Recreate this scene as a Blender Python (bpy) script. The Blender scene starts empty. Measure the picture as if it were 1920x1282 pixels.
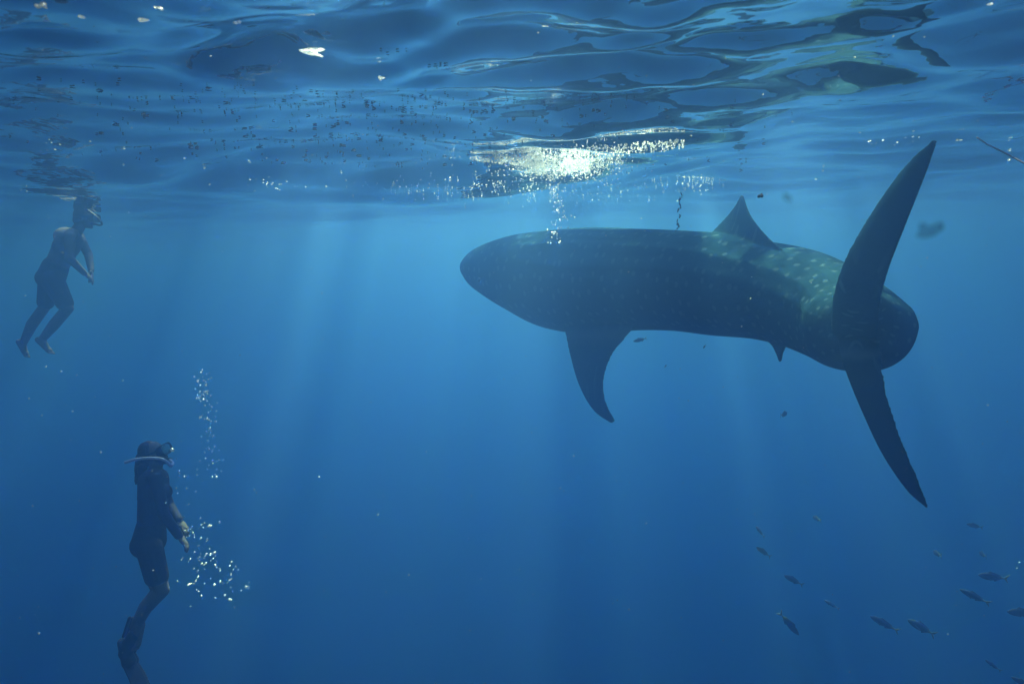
import bpy, bmesh, math, random
import numpy as np
from mathutils import Vector, Matrix

S = bpy.context.scene
COL = S.collection
R = math.radians

# ------------------------------------------------------------------ camera
F_PX = 1250.0                       # focal length in pixels of a 1920 wide frame
PITCH, ROLL = R(7.8), R(2.2)
CAM = Vector((0.0, 0.0, -0.65))     # mean water level is z = 0
fw = Vector((0, math.cos(PITCH), -math.sin(PITCH)))
r0 = Vector((1, 0, 0)); u0 = Vector((0, math.sin(PITCH), math.cos(PITCH)))
rt = r0 * math.cos(ROLL) - u0 * math.sin(ROLL)
up = r0 * math.sin(ROLL) + u0 * math.cos(ROLL)
cam_d = bpy.data.cameras.new('camera'); cam = bpy.data.objects.new('camera', cam_d); COL.objects.link(cam)
m = Matrix((rt, up, -fw)).transposed().to_4x4(); m.translation = CAM
cam.matrix_world = m
cam_d.sensor_width = 36.0; cam_d.lens = 36.0 * F_PX / 1920.0
cam_d.clip_start = 0.05; cam_d.clip_end = 900.0
cam_d.dof.use_dof = True; cam_d.dof.focus_distance = 5.5; cam_d.dof.aperture_fstop = 3.2
S.camera = cam

def P(px, py, d):
    """world point seen at photo pixel (px, py) at distance d along the view axis"""
    return CAM + d * (fw + rt * ((px - 960.0) / F_PX) - up * ((py - 641.0) / F_PX))

# ------------------------------------------------------------------ sky, sun, exposure
SUN_EL, SUN_AZ = R(50), R(5)       # direction of the light under water; azimuth from +Y towards +X
w = bpy.data.worlds.new('World'); S.world = w; w.use_nodes = True
nt = w.node_tree; bg = nt.nodes['Background']
sky = nt.nodes.new('ShaderNodeTexSky'); sky.sky_type = 'NISHITA'; sky.sun_disc = False
sky.sun_elevation = SUN_EL; sky.sun_rotation = SUN_AZ
nt.links.new(sky.outputs[0], bg.inputs[0]); bg.inputs[1].default_value = 0.15
sun_d = bpy.data.lights.new('sun', 'SUN'); sun_d.energy = 3.6; sun_d.angle = R(0.5); sun_d.color = (1.0, 0.97, 0.58)
sun = bpy.data.objects.new('sun', sun_d); COL.objects.link(sun)
sdir = Vector((math.sin(SUN_AZ) * math.cos(SUN_EL), math.cos(SUN_AZ) * math.cos(SUN_EL), math.sin(SUN_EL)))
sun.rotation_euler = sdir.to_track_quat('Z', 'Y').to_euler()
sun.location = sdir * 50
S.view_settings.view_transform = 'Standard'; S.view_settings.look = 'None'
S.view_settings.gamma = 1.0; S.view_settings.use_curve_mapping = False
S.view_settings.exposure = 4.02
S.render.engine = 'CYCLES'
cy = S.cycles
cy.max_bounces = 10; cy.volume_bounces = 6; cy.transparent_max_bounces = 12
cy.diffuse_bounces = 2; cy.glossy_bounces = 4; cy.transmission_bounces = 4
cy.caustics_reflective = False; cy.caustics_refractive = False
cy.use_denoising = True; cy.sample_clamp_indirect = 6.0
cy.use_adaptive_sampling = False

# ------------------------------------------------------------------ materials
def new_mat(name):
    mt = bpy.data.materials.new(name); mt.use_nodes = True
    t = mt.node_tree; t.nodes.clear()
    out = t.nodes.new('ShaderNodeOutputMaterial')
    return mt, t, out

def N(t, kind, **kw):
    n = t.nodes.new(kind)
    for k, v in kw.items():
        if k.startswith('i_'):
            n.inputs[k[2:].replace('_', ' ')].default_value = v
        else:
            setattr(n, k, v)
    return n

def volume_node(t, ss, sa, g):
    """Principled Volume from scattering and absorption per metre"""
    D = max(a + b for a, b in zip(ss, sa)) * 1.001
    C = [a / D for a in ss]
    A = [max(0.0, 1 - b / (D - a)) ** 2 for a, b in zip(ss, sa)]
    n = N(t, 'ShaderNodeVolumePrincipled')
    n.inputs['Color'].default_value = (*C, 1); n.inputs['Density'].default_value = D
    n.inputs['Anisotropy'].default_value = g; n.inputs['Absorption Color'].default_value = (*A, 1)
    return n

# ------------------------------------------------------------------ haze: the body of sea water
mt, t, out = new_mat('sea_haze')
sea = volume_node(t, (0.0135, 0.0365, 0.084), (0.092, 0.0400, 0.0165), 0.87)
t.links.new(sea.outputs[0], out.inputs['Volume'])
bm = bmesh.new(); bmesh.ops.create_cube(bm, size=1.0)
bmesh.ops.scale(bm, vec=(400, 400, 110.6), verts=bm.verts); bmesh.ops.translate(bm, vec=(0, 0, -54.7), verts=bm.verts)
me = bpy.data.meshes.new('haze'); bm.to_mesh(me); bm.free()
haze = bpy.data.objects.new('haze', me); COL.objects.link(haze); me.materials.append(mt); haze['kind'] = 'stuff'

# ------------------------------------------------------------------ water surface
rng = np.random.default_rng(11)
def axis(lo, hi, dense_lo, dense_hi, step, grow):
    a = list(np.arange(dense_lo, dense_hi + 1e-6, step))
    s, x = step, a[-1]
    while x < hi: s *= grow; x += s; a.append(min(x, hi))
    s, x = step, a[0]; b = []
    while x > lo: s *= grow; x -= s; b.append(max(x, lo))
    return np.array(b[::-1] + a)
gx = axis(-199, 199, -2.6, 2.6, 0.0125, 1.018)
gy = axis(-199, 199, 1.1, 4.6, 0.0125, 1.014)
print('surface grid', len(gx), len(gy))
waves = []
NW = 130
for i in range(NW):
    lam = 0.10 * (60.0 ** ((i + rng.random()) / NW))          # 0.10 m .. 6 m
    k = 2 * math.pi / lam
    th = rng.normal(R(78), R(38))                            # travelling mostly towards / away from the camera
    slope = 0.0225 * (1.75 if 0.11 < lam < 0.32 else 1.5 if lam < 1.1 else 1.0) * rng.uniform(0.4, 1.5)
    waves.append((k * math.cos(th), k * math.sin(th), slope / k, rng.uniform(0, 6.283), k))
X, Y = np.meshgrid(gx, gy)
Xf = X.ravel(); Yf = Y.ravel()
dist = np.hypot(Xf, Yf)
def swell(x, y):
    """one steeper wavelet left of centre, its face turned to the camera"""
    return 0.060 * np.exp(-((x + 0.62 + 0.25 * (y - 2.3)) / 0.42) ** 2) * (np.exp(-((y - 1.95) / 0.27) ** 2) - np.exp(-((y - 2.68) / 0.34) ** 2))
def surface(x, y, dist=None):
    z = np.zeros_like(x); dx = np.zeros_like(x); dy = np.zeros_like(x)
    for kx, ky, a, ph, k in waves:
        lam = 2 * math.pi / k
        ar = a if dist is None else a * np.clip(1.6 - 0.09 * dist / lam, 0, 1)
        arg = kx * x + ky * y + ph
        s = np.sin(arg); c = np.cos(arg)
        z += ar * c; dx -= ar * kx / k * s * 0.9; dy -= ar * ky / k * s * 0.9
    return x + dx, y + dy, z + swell(x, y)
wx, wy, wz = surface(Xf, Yf, dist)
wz *= np.clip((198 - dist) / 20, 0, 1)
sl = math.sqrt(sum((a * k) ** 2 / 2 for _, _, a, _, k in waves)); print('slope', sl, 'wave rms', wz.std(), wz.min(), wz.max())
nx, ny = len(gx), len(gy)
idx = np.arange(nx * ny).reshape(ny, nx)
quads = np.stack([idx[:-1, :-1], idx[:-1, 1:], idx[1:, 1:], idx[1:, :-1]], -1).reshape(-1, 4)
me = bpy.data.meshes.new('water')
me.vertices.add(nx * ny); me.vertices.foreach_set('co', np.stack([wx, wy, wz], -1).astype(np.float32).ravel())
me.loops.add(quads.size); me.loops.foreach_set('vertex_index', quads.astype(np.int32).ravel())
me.polygons.add(len(quads)); me.polygons.foreach_set('loop_start', np.arange(0, quads.size, 4, dtype=np.int32))
me.polygons.foreach_set('loop_total', np.full(len(quads), 4, np.int32))
me.update(calc_edges=True); me.shade_smooth()
water = bpy.data.objects.new('water', me); COL.objects.link(water); water['kind'] = 'structure'
mt, t, out = new_mat('water_surface')
geo = N(t, 'ShaderNodeNewGeometry')
n1 = N(t, 'ShaderNodeTexNoise', i_Scale=7.0, i_Detail=1.5, i_Roughness=0.45)
t.links.new(geo.outputs['Position'], n1.inputs['Vector'])
bump = N(t, 'ShaderNodeBump', i_Strength=0.35, i_Distance=0.02)
t.links.new(n1.outputs['Fac'], bump.inputs['Height'])
fr = N(t, 'ShaderNodeFresnel', i_IOR=1.333); t.links.new(bump.outputs[0], fr.inputs['Normal'])
gl = N(t, 'ShaderNodeBsdfGlossy', i_Roughness=0.03); gl.inputs['Color'].default_value = (1, 1, 1, 1)
t.links.new(bump.outputs[0], gl.inputs['Normal'])
tr = N(t, 'ShaderNodeBsdfTransparent')
# made-up transmission mask streaks sunlight; a brighter pool lies ahead, ragged at its rim
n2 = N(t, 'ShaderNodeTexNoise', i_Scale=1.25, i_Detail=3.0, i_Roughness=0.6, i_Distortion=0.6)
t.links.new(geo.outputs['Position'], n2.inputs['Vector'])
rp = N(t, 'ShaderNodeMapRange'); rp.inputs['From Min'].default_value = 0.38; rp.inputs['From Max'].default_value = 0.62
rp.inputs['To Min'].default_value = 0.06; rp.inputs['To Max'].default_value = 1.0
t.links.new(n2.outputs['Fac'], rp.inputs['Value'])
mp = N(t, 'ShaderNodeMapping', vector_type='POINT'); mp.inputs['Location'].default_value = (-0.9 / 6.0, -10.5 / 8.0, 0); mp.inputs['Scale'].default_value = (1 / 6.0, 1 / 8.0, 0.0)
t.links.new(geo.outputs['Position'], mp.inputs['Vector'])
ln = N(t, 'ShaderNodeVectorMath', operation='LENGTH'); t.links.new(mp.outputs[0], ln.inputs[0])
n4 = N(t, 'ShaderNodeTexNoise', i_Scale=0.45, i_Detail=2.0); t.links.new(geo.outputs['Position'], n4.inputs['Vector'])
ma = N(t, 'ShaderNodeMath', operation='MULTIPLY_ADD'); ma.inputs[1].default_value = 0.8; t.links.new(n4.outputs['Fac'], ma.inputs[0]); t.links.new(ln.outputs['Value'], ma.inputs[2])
sun_pool = N(t, 'ShaderNodeMapRange', interpolation_type='SMOOTHSTEP'); sun_pool.inputs['From Min'].default_value = 0.55; sun_pool.inputs['From Max'].default_value = 1.75
sun_pool.inputs['To Min'].default_value = 1.0; sun_pool.inputs['To Max'].default_value = 0.25
t.links.new(ma.outputs[0], sun_pool.inputs['Value'])
mu = N(t, 'ShaderNodeMath', operation='MULTIPLY'); t.links.new(rp.outputs[0], mu.inputs[0]); t.links.new(sun_pool.outputs[0], mu.inputs[1])
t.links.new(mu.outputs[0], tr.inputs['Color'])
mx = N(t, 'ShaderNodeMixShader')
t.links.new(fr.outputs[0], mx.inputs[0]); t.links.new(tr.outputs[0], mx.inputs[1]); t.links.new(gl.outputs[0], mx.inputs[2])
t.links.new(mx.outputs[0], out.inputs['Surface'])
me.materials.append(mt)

# ------------------------------------------------------------------ helpers for things
def tag(o, label, cat, group=None):
    o['label'] = label; o['category'] = cat
    if group: o['group'] = group
    return o

def link(name, me, mats, parent=None, smooth=True):
    o = bpy.data.objects.new(name, me); COL.objects.link(o)
    for mm in (mats if isinstance(mats, (list, tuple)) else [mats]): me.materials.append(mm)
    if smooth: me.shade_smooth()
    if parent is not None: o.parent = parent
    return o

def mesh_of(bm, name):
    bmesh.ops.recalc_face_normals(bm, faces=bm.faces)
    me = bpy.data.meshes.new(name); bm.to_mesh(me); bm.free(); return me

def recentre(o, origin):
    o.data.transform(Matrix.Translation(-Vector(origin))); o.location = origin
    return o

def rings(bm, rr, close=True):
    vs = [[bm.verts.new(p) for p in r] for r in rr]
    n = len(vs[0])
    for a, b in zip(vs[:-1], vs[1:]):
        for i in range(n):
            bm.faces.new((a[i], a[(i + 1) % n], b[(i + 1) % n], b[i]))
    if close:
        bm.faces.new(vs[0][::-1]); bm.faces.new(vs[-1])
    return vs

def cone(bm, a, ra, b, rb, n=14, wide=None, k=1.0):
    """rounded, tapered limb from a to b; k widens it along the direction `wide`"""
    a = Vector(a); b = Vector(b); ax = (b - a).normalized()
    s = Vector(wide) if wide is not None else ax.orthogonal()
    s = (s - ax * s.dot(ax)).normalized(); q = ax.cross(s)
    rr = []
    for j in range(1, 6):
        th = -math.pi / 2 + j * math.pi / 10
        rr.append((a + ax * ra * math.sin(th), ra * math.cos(th)))
    for j in range(0, 5):
        th = j * math.pi / 10
        rr.append((b + ax * rb * math.sin(th), rb * math.cos(th)))
    rings(bm, [[c + s * (r * k * math.cos(t_)) + q * (r * math.sin(t_)) for t_ in [2 * math.pi * i / n for i in range(n)]] for c, r in rr])

def ball(bm, c, u, v, w_, n=18):
    """ellipsoid with half axes u, v, w_ (vectors)"""
    c = Vector(c); rr = []
    for j in range(1, 10):
        th = -math.pi / 2 + j * math.pi / 10
        rr.append([c + w_ * math.sin(th) + (u * math.cos(f) + v * math.sin(f)) * math.cos(th) for f in [2 * math.pi * i / n for i in range(n)]])
    rings(bm, rr)

def fuse(bm, name, voxel, smooth=4, factor=0.5):
    """weld overlapping closed shapes into one continuous skin"""
    me = mesh_of(bm, name + '_raw')
    o = bpy.data.objects.new(name + '_raw', me); COL.objects.link(o)
    m1 = o.modifiers.new('r', 'REMESH'); m1.mode = 'VOXEL'; m1.voxel_size = voxel; m1.adaptivity = 0.0
    if smooth:
        m2 = o.modifiers.new('s', 'SMOOTH'); m2.factor = factor; m2.iterations = smooth
    dg = bpy.context.evaluated_depsgraph_get()
    res = bpy.data.meshes.new_from_object(o.evaluated_get(dg))
    bpy.data.objects.remove(o); bpy.data.meshes.remove(me)
    res.name = name; res.materials.clear()
    return res

def spline(pts, n):
    """Catmull-Rom through points (any dimension)"""
    pts = [np.array(p, float) for p in pts]
    ext = [2 * pts[0] - pts[1]] + pts + [2 * pts[-1] - pts[-2]]
    outp = []
    for i in range(n):
        u = i / (n - 1) * (len(pts) - 1); k = min(int(u), len(pts) - 2); f = u - k
        p0, p1, p2, p3 = ext[k], ext[k + 1], ext[k + 2], ext[k + 3]
        outp.append(0.5 * (2 * p1 + (p2 - p0) * f + (2 * p0 - 5 * p1 + 4 * p2 - p3) * f * f + (3 * p1 - p0 - 3 * p2 + p3) * f ** 3))
    return outp

def simple_mat(name, col, rough=0.6, col2=None, scale=8.0, spec=0.06, translucent=0.0, bump_=0.0):
    mt, t, out = new_mat(name)
    b = N(t, 'ShaderNodeBsdfPrincipled'); b.inputs['Roughness'].default_value = rough
    b.inputs['Specular IOR Level'].default_value = spec
    tc = N(t, 'ShaderNodeTexCoord')
    nz = N(t, 'ShaderNodeTexNoise', i_Scale=scale, i_Detail=4.0)
    t.links.new(tc.outputs['Object'], nz.inputs['Vector'])
    rp = N(t, 'ShaderNodeValToRGB'); rp.color_ramp.elements[0].position = 0.35; rp.color_ramp.elements[1].position = 0.65
    c2 = col2 or tuple(c * 0.7 for c in col)
    rp.color_ramp.elements[0].color = (*c2, 1); rp.color_ramp.elements[1].color = (*col, 1)
    t.links.new(nz.outputs['Fac'], rp.inputs[0]); t.links.new(rp.outputs[0], b.inputs['Base Color'])
    if bump_:
        bp = N(t, 'ShaderNodeBump', i_Strength=bump_, i_Distance=0.01)
        t.links.new(nz.outputs['Fac'], bp.inputs['Height']); t.links.new(bp.outputs[0], b.inputs['Normal'])
    if translucent:
        tl = N(t, 'ShaderNodeBsdfTranslucent'); t.links.new(rp.outputs[0], tl.inputs['Color'])
        mx = N(t, 'ShaderNodeMixShader'); mx.inputs[0].default_value = translucent
        t.links.new(b.outputs[0], mx.inputs[1]); t.links.new(tl.outputs[0], mx.inputs[2]); t.links.new(mx.outputs[0], out.inputs[0])
    else:
        t.links.new(b.outputs[0], out.inputs[0])
    return mt

W_ = np.array(waves)
def level(x, y):
    """height of the water at one place"""
    ds = math.hypot(x, y); k = W_[:, 4]
    ar = W_[:, 2] * np.clip(1.6 - 0.09 * ds * k / (2 * math.pi), 0, 1)
    ux, uy = x, y
    for _ in range(3):                                  # undo the sideways drift of the crests
        s_ = np.sin(W_[:, 0] * ux + W_[:, 1] * uy + W_[:, 3])
        ux = x + float((ar * W_[:, 0] / k * s_).sum()) * 0.9; uy = y + float((ar * W_[:, 1] / k * s_).sum()) * 0.9
    return float((ar * np.cos(W_[:, 0] * ux + W_[:, 1] * uy + W_[:, 3])).sum()) + float(swell(ux, uy))

def on_surface(px, py):
    """point of the water surface first met by the line through a photo pixel"""
    d = P(px, py, 1.0) - CAM; dz = max(d.z, 0.02)
    k0 = 0.25 / dz; k1 = 1.0 / dz; pk = k0
    for i in range(1, 25):
        k = k0 + (k1 - k0) * i / 24; q = CAM + d * k
        if CAM.z + dz * k > level(q.x, q.y): break
        pk = k
    a_, b_ = pk, k
    for _ in range(7):
        m_ = 0.5 * (a_ + b_); q = CAM + d * m_
        if CAM.z + dz * m_ > level(q.x, q.y): b_ = m_
        else: a_ = m_
    return CAM + d * a_

rnd = random.Random(5)

# ------------------------------------------------------------------ whale shark
mt, t, out = new_mat('shark_skin')
b = N(t, 'ShaderNodeBsdfPrincipled'); b.inputs['Roughness'].default_value = 0.6; b.inputs['Specular IOR Level'].default_value = 0.0
tc = N(t, 'ShaderNodeTexCoord')
nz = N(t, 'ShaderNodeTexNoise', i_Scale=3.0, i_Detail=6.0, i_Roughness=0.6); t.links.new(tc.outputs['Object'], nz.inputs['Vector'])
rp = N(t, 'ShaderNodeValToRGB'); rp.color_ramp.elements[0].position = 0.3; rp.color_ramp.elements[1].position = 0.7
rp.color_ramp.elements[0].color = (0.006, 0.021, 0.030, 1); rp.color_ramp.elements[1].color = (0.011, 0.037, 0.050, 1)
t.links.new(nz.outputs['Fac'], rp.inputs[0])
pat = N(t, 'ShaderNodeAttribute', attribute_name='pattern')
vo = N(t, 'ShaderNodeTexVoronoi', voronoi_dimensions='2D', i_Scale=7.2, i_Randomness=0.62); t.links.new(pat.outputs['Vector'], vo.inputs['Vector'])
wob = N(t, 'ShaderNodeTexNoise', i_Scale=14.0); t.links.new(tc.outputs['Object'], wob.inputs['Vector'])
ad = N(t, 'ShaderNodeMath', operation='MULTIPLY_ADD'); ad.inputs[1].default_value = 0.16
t.links.new(wob.outputs['Fac'], ad.inputs[0]); t.links.new(vo.outputs['Distance'], ad.inputs[2])
sp = N(t, 'ShaderNodeMapRange'); sp.inputs['From Min'].default_value = 0.20; sp.inputs['From Max'].default_value = 0.27
sp.inputs['To Min'].default_value = 1.0; sp.inputs['To Max'].default_value = 0.0
t.links.new(ad.outputs[0], sp.inputs['Value'])
at = N(t, 'ShaderNodeAttribute', attribute_name='spots')
px_ = N(t, 'ShaderNodeSeparateXYZ'); t.links.new(pat.outputs['Vector'], px_.inputs[0])
fr1 = N(t, 'ShaderNodeMath', operation='MULTIPLY_ADD'); fr1.inputs[1].default_value = 2.4; t.links.new(px_.outputs['X'], fr1.inputs[0]); t.links.new(wob.outputs['Fac'], fr1.inputs[2])
fr2 = N(t, 'ShaderNodeMath', operation='PINGPONG'); fr2.inputs[1].default_value = 0.5; t.links.new(fr1.outputs[0], fr2.inputs[0])
bar = N(t, 'ShaderNodeMapRange'); bar.inputs['From Min'].default_value = 0.0; bar.inputs['From Max'].default_value = 0.07; bar.inputs['To Min'].default_value = 0.28; bar.inputs['To Max'].default_value = 0.0
t.links.new(fr2.outputs[0], bar.inputs['Value'])
mxx = N(t, 'ShaderNodeMath', operation='MAXIMUM'); t.links.new(sp.outputs[0], mxx.inputs[0]); t.links.new(bar.outputs[0], mxx.inputs[1])
ml = N(t, 'ShaderNodeMath', operation='MULTIPLY'); t.links.new(mxx.outputs[0], ml.inputs[0]); t.links.new(at.outputs['Fac'], ml.inputs[1])
m1 = N(t, 'ShaderNodeMixRGB'); m1.inputs[2].default_value = (0.032, 0.068, 0.080, 1)
t.links.new(ml.outputs[0], m1.inputs[0]); t.links.new(rp.outputs[0], m1.inputs[1])
bl = N(t, 'ShaderNodeAttribute', attribute_name='belly')
m2 = N(t, 'ShaderNodeMixRGB'); m2.inputs[2].default_value = (0.04, 0.065, 0.08, 1)
t.links.new(bl.outputs['Fac'], m2.inputs[0]); t.links.new(m1.outputs[0], m2.inputs[1])
t.links.new(m2.outputs[0], b.inputs['Base Color'])
n3 = N(t, 'ShaderNodeTexNoise', i_Scale=40.0, i_Detail=3.0); t.links.new(tc.outputs['Object'], n3.inputs['Vector'])
bp = N(t, 'ShaderNodeBump', i_Strength=0.25, i_Distance=0.01); t.links.new(n3.outputs['Fac'], bp.inputs['Height']); t.links.new(bp.outputs[0], b.inputs['Normal'])
tl = N(t, 'ShaderNodeBsdfTranslucent'); tl.inputs['Color'].default_value = (0.20, 0.28, 0.20, 1)
th = N(t, 'ShaderNodeAttribute', attribute_name='thin')
mx = N(t, 'ShaderNodeMixShader'); t.links.new(th.outputs['Fac'], mx.inputs[0]); t.links.new(b.outputs[0], mx.inputs[1]); t.links.new(tl.outputs[0], mx.inputs[2])
t.links.new(mx.outputs[0], out.inputs[0])
SKIN = mt

# spine stations: pixel x, pixel y, distance, half width, half height above, half height below
stations = [
    (890, 505, 8.27, 0.18, 0.10, 0.11),
    (898, 505, 8.18, 0.28, 0.17, 0.18),
    (915, 506, 8.05, 0.39, 0.27, 0.28),
    (945, 509, 7.85, 0.48, 0.37, 0.37),
    (985, 515, 7.60, 0.54, 0.465, 0.455),
    (1040, 522, 7.28, 0.57, 0.52, 0.55),
    (1110, 526, 6.93, 0.58, 0.545, 0.555),
    (1190, 526, 6.50, 0.55, 0.50, 0.485),
    (1270, 528, 6.08, 0.52, 0.46, 0.45),
    (1350, 534, 5.65, 0.48, 0.43, 0.435),
    (1430, 546, 5.20, 0.43, 0.385, 0.38),
    (1500, 562, 4.80, 0.37, 0.36, 0.35),
    (1560, 582, 4.42, 0.325, 0.305, 0.335),
    (1600, 598, 4.10, 0.315, 0.235, 0.325),
    (1612, 607, 3.90, 0.30, 0.20, 0.28),
    (1614, 606, 3.72, 0.22, 0.18, 0.22),
    (1616, 604, 3.58, 0.11, 0.18, 0.20),
    (1618, 604, 3.46, 0.05, 0.15, 0.16),
]
ctr = [P(*s_[:3]) for s_ in stations]
raw = [tuple(c) + s_[3:] for c, s_ in zip(ctr, stations)]
NS = 110
sm = spline(raw, NS)
cs = [Vector(q[:3]) for q in sm]
bm = bmesh.new(); rr = []; NR = 56
for i, q in enumerate(sm):
    tan = (cs[min(i + 1, NS - 1)] - cs[max(i - 1, 0)]).normalized()
    side = tan.cross(Vector((0, 0, 1))).normalized(); upv = side.cross(tan).normalized()
    lean = R(15 - 9 * i / NS)                              # it rolls a little away from the camera
    side, upv = side * math.cos(lean) + upv * math.sin(lean), upv * math.cos(lean) - side * math.sin(lean)
    hw, ht, hb = q[3:6]
    ring = []
    for k in range(NR):
        a_ = 2 * math.pi * k / NR; c_, s_ = math.cos(a_), math.sin(a_)
        ex = 2.0 / (2.0 if s_ > 0 else 2.2)
        cx = math.copysign(abs(c_) ** ex, c_); sx = math.copysign(abs(s_) ** ex, s_)
        rdg = 1.0
        if 20 < i < 96:                                   # the long ridges along back and flanks
            for ra, wd, amp in ((0.52, 0.06, 0.045), (0.16, 0.055, 0.036), (0.98, 0.06, 0.028)):
                for aa in (ra, math.pi - ra):
                    dd_ = (a_ - aa + math.pi) % (2 * math.pi) - math.pi
                    rdg += amp * math.exp(-(dd_ / wd) ** 2) * min(1, (i - 20) / 12, (96 - i) / 12)
        ring.append(cs[i] + side * (hw * cx * rdg) + upv * ((ht if s_ > 0 else hb) * sx * rdg))
    rr.append(ring)
rings(bm, rr)

def fin(bm, le, te, thick, n=26, m=9):
    """fin blade between a leading and a trailing edge given from root to tip"""
    L = [Vector(q) for q in spline([P(*q) for q in le], n)]
    T = [Vector(q) for q in spline([P(*q) for q in te], n)]
    rr = []
    for i in range(n):
        ch = T[i] - L[i]
        span = (L[min(i + 1, n - 1)] + T[min(i + 1, n - 1)] - L[max(i - 1, 0)] - T[max(i - 1, 0)])
        nn = ch.cross(span)
        nn = nn.normalized() if nn.length > 1e-9 else Vector((1, 0, 0))
        f = i / (n - 1); tk = thick * (1 - 0.72 * f)
        ring = []
        for s_, order in ((1, range(m)), (-1, range(m - 2, 0, -1))):
            for j in order:
                u = j / (m - 1); h = max(0.0130, tk * (0.34 + 0.66 * (math.sin(math.pi * u ** 0.62)) ** 0.8) * 0.5)
                ring.append(L[i] + ch * u + nn * (s_ * h))
        rr.append(ring)
    rings(bm, rr)

# caudal fin, upper and lower lobe
fin(bm, [(1560, 625, 3.62), (1563, 560, 3.58), (1585, 487, 3.52), (1636, 397, 3.42), (1697, 313, 3.28), (1752, 261, 3.12)],
        [(1650, 640, 3.34), (1655, 570, 3.30), (1671, 507, 3.26), (1702, 425, 3.20), (1735, 335, 3.13), (1757, 263, 3.10)], 0.085, 40)
fin(bm, [(1566, 590, 3.62), (1571, 655, 3.60), (1587, 705, 3.56), (1613, 768, 3.50), (1652, 852, 3.42), (1700, 922, 3.34), (1738, 953, 3.28)],
        [(1650, 590, 3.36), (1652, 650, 3.36), (1655, 700, 3.34), (1667, 757, 3.32), (1692, 827, 3.30), (1722, 900, 3.28), (1742, 953, 3.27)], 0.075, 40)
# first dorsal
fin(bm, [(1318, 470, 5.86), (1336, 436, 5.80), (1362, 408, 5.68), (1381, 384, 5.54), (1391, 365, 5.44)],
        [(1525, 505, 4.58), (1486, 478, 4.66), (1444, 446, 4.88), (1408, 404, 5.22), (1393, 366, 5.42)], 0.10)
# second dorsal and anal fin, small, near the tail
fin(bm, [(1588, 530, 4.35), (1600, 500, 4.28), (1618, 478, 4.20)], [(1640, 530, 4.05), (1628, 500, 4.12), (1622, 478, 4.16)], 0.05, 14)
fin(bm, [(1590, 680, 4.35), (1604, 706, 4.26), (1618, 722, 4.2)], [(1640, 680, 4.05), (1632, 704, 4.12), (1624, 722, 4.16)], 0.05, 14)
# pelvic fins
fin(bm, [(1412, 612, 5.32), (1434, 637, 5.22), (1450, 655, 5.14), (1461, 679, 5.06)],
        [(1522, 618, 4.78), (1500, 638, 4.86), (1474, 650, 4.98), (1464, 680, 5.05)], 0.05, 18)
fin(bm, [(1440, 590, 5.70), (1462, 605, 5.70), (1480, 615, 5.72)], [(1500, 590, 5.30), (1495, 605, 5.40), (1488, 615, 5.55)], 0.05, 14)
# pectoral fins: the near one sweeps down, the far one is held out beyond the body
fin(bm, [(1046, 580, 6.98), (1057, 622, 6.86), (1067, 668, 6.74), (1084, 722, 6.58), (1112, 769, 6.44), (1146, 794, 6.30)],
        [(1205, 590, 6.20), (1182, 621, 6.22), (1149, 661, 6.24), (1132, 708, 6.24), (1135, 752, 6.25), (1154, 789, 6.28)], 0.12, 34)
fin(bm, [(1090, 570, 7.4), (1150, 580, 7.7), (1230, 585, 8.0), (1290, 585, 8.3)],
        [(1180, 570, 6.9), (1220, 580, 7.3), (1270, 585, 7.8), (1296, 585, 8.25)], 0.11, 20)
me = fuse(bm, 'whale_shark', 0.0085, 22, 0.5)
# masks that belong to the animal: pale belly, spots (not on the fin tips), thin fin edges
co = np.empty(len(me.vertices) * 3, np.float32); me.vertices.foreach_get('co', co); co = co.reshape(-1, 3)
C_ = np.array([list(c) for c in cs]); RB = np.array([q[5] for q in sm]); RW = np.array([q[3] for q in sm])
ARC = np.concatenate([[0], np.cumsum(np.linalg.norm(np.diff(C_, axis=0), axis=1))]); patt = np.zeros((len(co), 3), np.float32)
bel = np.zeros(len(co), np.float32); far_ = np.zeros(len(co), np.float32)
for s_ in range(0, len(co), 20000):
    d2 = ((co[s_:s_ + 20000, None, :] - C_[None]) ** 2).sum(-1); k_ = d2.argmin(1)
    dz = co[s_:s_ + 20000, 2] - C_[k_, 2]
    rr_ = np.sqrt(d2.min(1)) / np.maximum(RW[k_], RB[k_])
    far_[s_:s_ + 20000] = rr_
    lat_ = np.hypot(co[s_:s_ + 20000, 0] - C_[k_, 0], co[s_:s_ + 20000, 1] - C_[k_, 1]) * np.sign(co[s_:s_ + 20000, 0] - C_[k_, 0] + 1e-6)
    tn_ = np.gradient(C_, axis=0); tn_ /= np.linalg.norm(tn_, axis=1)[:, None]
    patt[s_:s_ + 20000, 0] = ARC[k_] + ((co[s_:s_ + 20000] - C_[k_]) * tn_[k_]).sum(-1)
    patt[s_:s_ + 20000, 1] = np.arctan2(lat_, dz) * 0.45
    bel[s_:s_ + 20000] = np.clip((-dz / RB[k_] - 0.72) / 0.25, 0, 1) * np.clip(1.35 - rr_, 0, 0.2) * 5
for nm, arr in (('belly', bel), ('spots', np.clip(2.6 - far_, 0.12, 1.0)), ('thin', np.clip((far_ - 1.25) * 0.25, 0, 0.16))):
    a = me.attributes.new(nm, 'FLOAT', 'POINT'); a.data.foreach_set('value', arr.astype(np.float32))
a = me.attributes.new('pattern', 'FLOAT_VECTOR', 'POINT'); a.data.foreach_set('vector', patt.ravel())
shark = link('whale_shark', me, SKIN)
recentre(shark, cs[55])
tag(shark, 'big dark spotted whale shark swimming away with raised tail fin', 'shark')
EYE = simple_mat('dark_eye', (0.01, 0.01, 0.012), 0.15, spec=0.6)
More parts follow.
